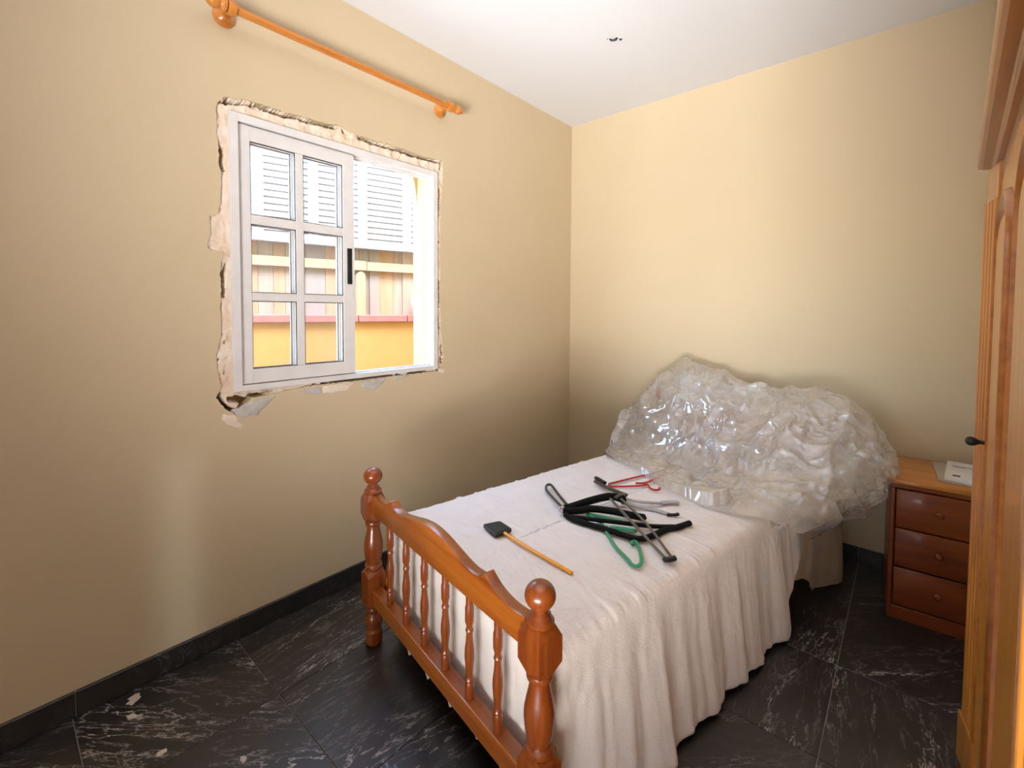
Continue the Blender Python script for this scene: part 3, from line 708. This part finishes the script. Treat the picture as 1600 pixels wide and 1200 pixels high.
def crumple(p, seed, amp):
    q = p + Vector((seed * 3.1, seed * 1.7, seed)); wv = Vector((N(q.x * 5, q.y * 5, q.z * 5), N(q.x * 5 + 9, q.y * 5, q.z * 5), N(q.x * 5, q.y * 5 + 9, q.z * 5)))
    q = q + wv * .05
    def rd(k, o, pw, st=(1, 1, 1)): return max(0.0, 1 - 1.7 * abs(N(q.x * k * st[0] + o, q.y * k * st[1], q.z * k * st[2]))) ** pw
    h = .062 * N(q.x * 2.4, q.y * 1.8, q.z * 1.8) + .030 * rd(3.0, 2, 5, (1.6, .8, .8)) + .015 * rd(5.0, 7, 8, (1.5, .6, .8)) + .010 * rd(7.0, 21, 9, (.6, 1.3, 1.3))
    h += .007 * rd(10, 4, 9, (1.4, .7, 1)) + .005 * rd(13, 14, 9, (.7, 1.2, 1.4)) + .0022 * rd(24, 1, 7)
    return (h - .02) * amp
def plastic(name, seed, amp, inset, mat):
    S_ = sheet_surface(NET, 26, 30); nU = len(S_); nV = len(S_[0])
    P = [p.copy() for c in S_ for p in c]; f = []
    for i in range(nU - 1):
        for j in range(nV - 1): a = i * nV + j; f.append((a, a + nV, a + nV + 1, a + 1))
    me = bpy.data.meshes.new(name); me.from_pydata(P, [], f); me.update()
    nr = [vv.normal.copy() for vv in me.vertices]
    ce = Vector((.05, 1.62, .52))
    for k, vtx in enumerate(me.vertices):
        p = P[k]; n_ = nr[k]
        if n_.dot(p - ce) < 0: n_ = -n_
        fr_ = (k % nV) / nV; e = .35 + .65 * sstep(0, .10, fr_)
        q = p - n_ * inset + n_ * crumple(p, seed, amp * e)
        # stay above the bed, off the wall
        if abs(q.x) < .47 and q.y < 1.84: q.z = max(q.z, TZ + .012 + .004 * N(q.x * 30, q.y * 30))
        ywall = BO[1] + q.x * math.sin(BA) + q.y * math.cos(BA)
        if ywall > -.014: q.y -= (ywall + .014)
        vtx.co = q
    me.polygons.foreach_set('use_smooth', [True] * len(me.polygons))
    return link(name, me, mat)
pe = tag(empty('plastic_sheeting', BO, BA), 'crumpled clear plastic sheeting heaped over the headboard end of the bed', 'plastic sheet')
a_ = plastic('outer_film', 1, 1.0, 0.0, M_film); a_.parent = pe
b_ = plastic('inner_film', 5, 1.15, .035, M_film2); b_.parent = pe

# ------------------------------------------------------------------ things on the bed
M_velvet = plain('black_velvet', (0.007, 0.007, 0.0075), None, 0.9, sheen=0.0, spec=0.2, bs=0.3, bscale=400)
M_gunm = plain('gunmetal_plastic', (0.060, 0.055, 0.052), (0.04, 0.037, 0.035), 0.3)
M_grey = plain('grey_metal', (0.16, 0.155, 0.15), (0.11, 0.105, 0.10), 0.35, metallic=0.5)
M_silv = plain('pale_grey_plastic', (0.46, 0.47, 0.48), (0.38, 0.39, 0.41), 0.25)
M_chrome = plain('chrome', (0.6, 0.6, 0.6), None, 0.15, metallic=1.0)
M_green = plain('green_plastic', (0.03, 0.30, 0.15), (0.025, 0.25, 0.12), 0.35)
M_red = plain('red_plastic', (0.55, 0.012, 0.018), (0.45, 0.01, 0.015), 0.35)
M_ylw = plain('amber_plastic', (0.85, 0.36, 0.012), (0.78, 0.31, 0.01), 0.3)
def rel(o, pts): return [(p[0] - o[0], p[1] - o[1], p[2] - o[2]) for p in pts]
def lift(pts, dz): return [(a, b, c + dz) for a, b, c in pts]

o = (.835, -1.695, .484); sw = tag(empty('fly_swatter', o), 'fly swatter with black square head and amber handle on bedspread', 'fly swatter')
hd = [(0.781, -1.715), (0.809, -1.653), (0.885, -1.671), (0.869, -1.743)]
ccx, ccy = .836, -1.6955; pl = []
for i, (a, b) in enumerate(hd):      # rounded corners
    pa, pb = Vector(hd[i - 1]), Vector(hd[(i + 1) % 4]); c = Vector((a, b))
    d1 = (pa - c).normalized() * .010; d2 = (pb - c).normalized() * .010
    for t in (0, .33, .67, 1): q = (1 - t) ** 2 * (c + d1) + 2 * t * (1 - t) * c + t * t * (c + d2); pl.append((q.x - o[0], q.y - o[1]))
MB().prism(pl, .002, .013, 'XY').build('head', M_blackpl, sw, bevel=.003, smooth=True)
pl2 = [((a - ccx + o[0]) * .80 + ccx - o[0], (b - ccy + o[1]) * .80 + ccy - o[1]) for a, b in pl]
MB().prism(pl2, .0125, .0145, 'XY').build('mesh_pad', plain('matt_black_rubber', (.016, .016, .016), None, .6, bs=.6, bscale=500), sw)
MB().tube(rel(o, [(.870, -1.703, .492), (1.02, -1.729, .490), (1.184, -1.752, .490)]), .0062, 10, sq=.75).build('handle', M_ylw, sw, smooth=True)

def hanger(name, o, label, parts):
    h = tag(empty(name, o), label, 'clothes hanger', 'clothes hangers piled on the bed')
    for nm, pts, r_, sq, m_, sm_ in parts:
        MB().tube(rel(o, pts), r_, 10, sm_, sq).build(nm, m_, h, smooth=True)
    return h
GRN2 = [(1.086, -1.411, 0.488), (1.198, -1.524, 0.488), (1.269, -1.573, 0.488), (1.295, -1.594, 0.488), (1.312, -1.586, 0.488), (1.306, -1.552, 0.488), (1.274, -1.498, 0.488), (1.242, -1.458, 0.489), (1.232, -1.470, 0.489), (1.244, -1.484, 0.490)]
hanger('green_hanger', (1.15, -1.45, .484), 'green plastic hanger at the bottom of the pile', [
    ('shoulder_bar', lift(GRN2, .001), .0062, .8, M_green, 4), ('shoulder_bar', [(1.006, -1.379, .489), (1.072, -1.363, .489), (1.137, -1.351, .489)], .0062, .8, M_green, 4),
    ('cross_bar', [(1.006, -1.379, .489), (1.045, -1.395, .489), (1.086, -1.411, .489)], .006, .8, M_green, 4), ('grip', [(1.130, -1.424, .491), (1.165, -1.408, .492), (1.208, -1.393, .491)], .011, .5, M_green, 4)])
hanger('red_hanger', (.99, -1.0, .484), 'red plastic hanger half hidden under the clear sheeting', [
    ('shoulder_bar', [(0.917, -1.053, 0.489), (0.975, -0.881, 0.489), (1.029, -0.745, 0.490), (1.054, -0.747, 0.490), (1.048, -0.817, 0.490), (1.036, -0.928, 0.490), (1.005, -0.968, 0.490)], .005, .8, M_red, 4),
    ('cross_bar', [(0.917, -1.053, .489), (0.943, -1.072, 0.489), (1.021, -0.993, 0.489), (1.050, -0.951, 0.490)], .0045, .8, M_red, 2),
    ('hook', [(1.036, -.962, .490), (1.052, -0.953, 0.491), (1.080, -0.984, 0.491), (1.104, -0.989, 0.491), (1.114, -0.967, 0.491), (1.106, -0.950, 0.491)], .0042, 1, M_red, 5)])
sv = hanger('silver_hanger', (1.15, -1.15, .484), 'pale grey plastic hanger with flattened end showing beyond the black ones', [
    ('shoulder_bar', [(1.045, -1.165, .492), (1.113, -1.155, .494), (1.178, -1.106, .491)], .0085, .6, M_silv, 4),
    ('shoulder_bar', [(1.060, -1.205, .490), (1.120, -1.197, .491), (1.178, -1.182, .491), (1.259, -1.179, .489)], .0095, .6, M_silv, 4),
    ('paddle', [(1.178, -1.098, .490), (1.195, -1.078, .491), (1.224, -1.049, .490)], .0125, .45, M_silv, 4),
    ('link', [(1.150, -1.130, .489), (1.180, -1.096, .489)], .003, 1, M_silv, 0),
    ('tip', [(1.240, -1.192, .491), (1.262, -1.176, .492), (1.268, -1.160, .492)], .0070, .9, M_blackpl, 3)])
BLK2 = [(0.952, -1.446, .492), (1.008, -1.460, .492), (1.11, -1.453, .493), (1.183, -1.45, .493), (1.237, -1.442, .493), (1.264, -1.401, .493), (1.284, -1.314, .493), (1.306, -1.271, .493), (1.328, -1.205, .492)]
hanger('black_hanger', (1.15, -1.4, .484), 'long black velvet hanger lying lowest with its tip pointing at the sheeting', [
    ('shoulder_bar', BLK2, .0112, .85, M_velvet, 5),
    ('cross_bar', [(0.985, -1.458, .497), (1.097, -1.408, .499), (1.172, -1.371, .499), (1.244, -1.331, .498), (1.300, -1.275, .495)], .0090, .8, M_velvet, 5)])
bh = hanger('padded_hanger', (1.0, -1.35, .484), 'thick black padded hanger with grey folding loop on top of the pile', [
    ('shoulder_bar', [(0.934, -1.432, .503), (0.952, -1.398, .507), (0.978, -1.325, .512), (1.01, -1.257, .516), (1.036, -1.227, .516), (1.077, -1.217, .511)], .0145, 1, M_velvet, 5),
    ('cross_bar', [(0.940, -1.440, .500), (0.990, -1.400, .504), (1.016, -1.364, .506), (1.087, -1.333, .507), (1.147, -1.310, .503), (1.191, -1.282, .496)], .0140, .9, M_velvet, 5),
    ('loop', [(0.930, -1.425, .500), (0.845, -1.368, .497), (0.765, -1.312, .496), (0.735, -1.272, .497), (0.738, -1.256, .498), (0.757, -1.262, .499), (0.829, -1.320, .500), (0.918, -1.388, .502)], .0058, 1, M_gunm, 5)])
MB().lathe([(.002, -.018), (.011, -.016), (.0135, -.010), (.0135, .010), (.011, .016), (.002, .018)], (-.068, -.083, .020), 16, 'Y').lathe([(.004, -.024), (.006, -.022), (.006, .022), (.004, .024)], (-.068, -.083, .020), 12, 'X').build('hinge', M_chrome, bh, smooth=True)
tg = hanger('trouser_hanger', (1.1, -1.28, .484), 'dark grey trouser hanger with two metal bars crossing over the pile', [
    ('bar', [(1.047, -1.277, .526), (1.363, -1.501, .492)], .0055, .8, M_grey, 0),
    ('bar', [(1.078, -1.250, .526), (1.229, -1.352, .511), (1.372, -1.480, .492)], .0050, .8, M_grey, 3),
    ('clamp', [(0.868, -1.085, .497), (0.952, -1.130, .503), (1.060, -1.172, .512)], .0105, .75, M_gunm, 4),
    ('clamp_jaw', [(0.858, -1.066, .505), (0.880, -1.078, .508), (0.925, -1.103, .509)], .0095, .8, M_blackpl, 4),
    ('neck', [(1.055, -1.172, .512), (1.062, -1.215, .528), (1.060, -1.266, .528)], .007, .8, M_gunm, 4),
    ('end_cap', [(1.358, -1.508, .493), (1.372, -1.496, .493), (1.380, -1.478, .493)], .0095, .9, M_blackpl, 3)])

# ------------------------------------------------------------------ chest of drawers beside the bed
NS = (1.868, -.44, 0); NA = R(3.0)
ns = tag(empty('bedside_chest', NS, NA), 'dark orange pine bedside chest with three drawers in the corner', 'chest of drawers')
NW, ND, NH = .258, .40, .562
cb = MB().box((0, .012, .03), (.016, ND, NH)).box((NW - .016, .012, .03), (NW, ND, NH)).box((.016, ND - .01, .03), (NW - .016, ND, NH)).box((.016, .02, .03), (NW - .016, ND, .05))
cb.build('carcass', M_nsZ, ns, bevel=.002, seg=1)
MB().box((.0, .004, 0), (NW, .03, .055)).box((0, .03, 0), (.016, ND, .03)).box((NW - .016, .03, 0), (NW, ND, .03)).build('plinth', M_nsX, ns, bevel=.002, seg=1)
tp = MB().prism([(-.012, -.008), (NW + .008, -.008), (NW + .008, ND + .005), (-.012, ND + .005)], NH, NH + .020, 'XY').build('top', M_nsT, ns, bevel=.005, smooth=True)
MB().box((0, .0, NH - .018), (NW, .014, NH)).build('top_moulding', M_nsX, ns, bevel=.004)
for i in range(3):
    z0 = .062 + i * .161; d = MB().box((.019, .0, z0), (NW - .019, .016, z0 + .156)).build('drawer', M_nsX, ns, bevel=.004, smooth=True)
    MB().lathe([(.007, 0), (.006, -.008), (.0085, -.012), (.0125, -.017), (.0125, -.022), (.008, -.027), (.001, -.028)], (NW / 2 + .022, .0, z0 + .085), 18, 'Y').build('knob', M_nsX, d, smooth=True)
for s in (.0, NW - .016): MB().box((s, .0, .03), (s + .016, .014, NH - .018)).build('stile', M_nsZ, ns, bevel=.003, seg=1)
M_paper = plain('white_paper', (0.78, 0.76, 0.72), None, 0.6)
M_card = plain('grey_card', (0.44, 0.37, 0.29), None, 0.7)
M_ink = plain('black_ink', (0.02, 0.02, 0.02), None, 0.5)
o = (2.045, -.25, NH + .0205); fd = tag(empty('card_folder', o, R(-6)), 'grey cardboard folder lying on the bedside chest', 'folder')
MB().prism([(-.062, .17), (-.02, -.115), (.085, -.125), (.09, .18)], 0, .006, 'XY').build('card', M_card, fd, bevel=.001, seg=1)
o = (2.066, -.22, NH + .0268); le = tag(empty('leaflet', o, R(-6)), 'white printed leaflet on top of the grey folder', 'leaflet')
MB().prism([(-.030, .155), (-.022, -.135), (.062, -.14), (.066, .155)], 0, .012, 'XY').build('pages', M_paper, le, bevel=.001, seg=1)
MB().box((-.012, .07, .0118), (.058, .078, .0124)).box((-.006, .055, .0118), (.03, .060, .0124)).box((.0, -.10, .0118), (.022, -.075, .0124)).build('print', M_ink, le)

# ------------------------------------------------------------------ wardrobe
WA = math.atan2(-.998, -.056)
wd = tag(empty('wardrobe', (2.079, -1.082, 0), WA), 'honey pine wardrobe with arched panel doors and a heavy cornice', 'wardrobe')
WH, WW = 1.636, 1.26
MB().box((0, .020, .0), (.02, .53, WH)).box((WW - .02, .020, 0), (WW, .53, WH)).box((.02, .515, 0), (WW - .02, .53, WH)).box((.02, .02, WH - .02), (WW - .02, .515, WH)).box((.02, .02, .06), (WW - .02, .515, .08)).build('carcass', M_wdZ, wd, bevel=.002, seg=1)
def pilaster(t0, t1, flip=False):
    n = 60; prof = [(t0, .022)]
    for k in range(n + 1):
        s_ = k / n; g = s_ if flip else 1 - s_
        y = -.004 - .019 * g - (.0075 * abs(math.sin(s_ * math.pi * 4)) ** .5 if .04 < s_ < .98 else 0)
        prof.append((t0 + (t1 - t0) * s_, y))
    prof.append((t1, .022))
    p = MB().prism(prof, .13, WH - .09, 'XY'); p.prism([(t0, .022), (t0, -.022), (t1, -.008), (t1, .022)] if not flip else [(t0, .022), (t0, -.008), (t1, -.022), (t1, .022)], WH - .09, WH, 'XY').prism([(t0 - .006, .022), (t0 - .006, -.036), (t1 + .002, -.012), (t1 + .002, .022)] if not flip else [(t0 - .002, .022), (t0 - .002, -.012), (t1 + .006, -.036), (t1 + .006, .022)], 0, .13, 'XY')
    p.build('pilaster', M_wdP, wd, bevel=.0015, seg=1)
pilaster(0.0, .10); pilaster(WW - .10, WW, True)
MB().box((.10, -.002, WH - .045), (WW - .10, .02, WH)).build('frieze', M_wdX, wd, bevel=.002, seg=1)
MB().box((.10, -.004, 0), (WW - .10, .02, .075)).build('plinth', M_wdX, wd, bevel=.003, seg=1)
cp = [(.02, 0), (-.014, 0), (-.017, .007), (-.036, .009), (-.044, .013), (-.047, .019), (-.045, .026), (-.036, .030), (-.030, .045), (-.015, .075), (.0, .10), (.02, .10)]
v = []; f = []; n = len(cp)
for t in (-.024, WW + .024):
    for y, z in cp: v.append((t, y, WH + z))
for i in range(n): j = (i + 1) % n; f.append((i, j, n + j, n + i))
f += [tuple(range(n)), tuple(reversed(range(n, 2 * n)))]
co = MB().add(v, f); co.box((-.024, .02, WH), (WW + .024, .54, WH + .10)); co.build('cornice', M_wdX, wd, bevel=.002, seg=1)
def wdoor(t0, t1, knob_t):
    z0, z1 = .08, WH - .05
    d = MB().box((t0, -.002, z0), (t1, .018, z1)).build('door', M_wdZ, wd, bevel=.003, seg=1)
    a, b, zb, zs = t0 + .075, t1 - .075, z0 + .09, z1 - .20
    mid = (a + b) / 2; hw = (b - a) / 2
    def outline(o_):
        pts = [(a + o_, zb + o_), (b - o_, zb + o_), (b - o_, zs - .02)]
        for k in range(1, 20):
            th = math.pi * k / 20; x = mid + (hw - o_) * math.cos(th); pts.append((x, zs + (.125 - o_) * math.sin(th) ** .75))
        pts.append((a + o_, zs - .02)); return pts
    prof = [(0, -.002), (.004, -.012), (.010, -.014), (.016, -.008), (.022, -.010), (.028, -.003), (.034, -.001)]
    v = []; f = []; m_ = len(outline(0))
    for o_, y in prof: v += [(x, y, z) for x, z in outline(o_)]
    for r_ in range(len(prof) - 1):
        for i in range(m_): j = (i + 1) % m_; f.append((r_ * m_ + i, r_ * m_ + j, (r_ + 1) * m_ + j, (r_ + 1) * m_ + i))
    MB().add(v, f).build('panel_moulding', M_wdX, d, smooth=True, ang=60)
    v = []; f = []
    for o_, y in ((.036, -.002), (.060, -.011), (.075, -.012)): v += [(x, y, z) for x, z in outline(o_)]
    for r_ in range(2):
        for i in range(m_): j = (i + 1) % m_; f.append((r_ * m_ + i, r_ * m_ + j, (r_ + 1) * m_ + j, (r_ + 1) * m_ + i))
    f.append(tuple(range(2 * m_, 3 * m_)))
    MB().add(v, f).build('raised_panel', M_wdZ, d)
    if not knob_t: return
    k = MB().lathe([(.0065, -.004), (.0055, -.012), (.0045, -.020), (.006, -.024), (.0095, -.029), (.0118, -.036), (.0105, -.043), (.006, -.047), (.001, -.048)], (knob_t, 0, .93), 20, 'Y').build('knob', M_iron, d, smooth=True)
    k['label'] = 'dark iron ball knob'
    pp = [(knob_t + .011 * math.cos(R(q)), .93 + .030 * math.sin(R(q))) for q in range(0, 360, 20)]
    MB().prism(pp, -.0055, -.001, 'XZ').build('backplate', M_iron, d, bevel=.001, seg=1)
wdoor(.104, .626, .150); wdoor(.634, 1.156, None)

# ------------------------------------------------------------------ plaster crumbs on the floor
for i, (x, y, s, nm) in enumerate([(.060, -2.572, .026, 'larger white plaster flake on the black floor by the skirting'), (.135, -2.590, .016, 'small white plaster flake beside the larger one on the floor'), (.345, -2.560, .014, 'pale plaster flake on the floor below the pale wall stripe'), (.540, -2.416, .013, 'pale plaster flake at the bottom edge of the floor view')]):
    v = []; f = []; n = 18
    for k in range(n):
        a = 2 * math.pi * k / n; r_ = s * (.75 + .5 * N(math.cos(a) * 2 + i * 5, math.sin(a) * 2)); v.append((r_ * math.cos(a) * 1.3, r_ * math.sin(a) * .8, .0004))
    v += [(p[0] * .85, p[1] * .85, .003 + .001 * N(p[0] * 90, p[1] * 90)) for p in v[:n]]; v.append((0, 0, .004))
    for k in range(n): j = (k + 1) % n; f += [(k, j, n + j, n + k), (n + k, n + j, 2 * n)]
    o = mesh('plaster_flake', v, f, plain('chalky_flake', (0.55, 0.50, 0.43), None, 0.9) if i == 0 else bpy.data.materials['chalky_flake'])
    o.location = (x, y, 0); o.rotation_euler = (0, 0, i * 1.1 - .5); tag(o, nm, 'plaster flake', 'plaster flakes on the floor')
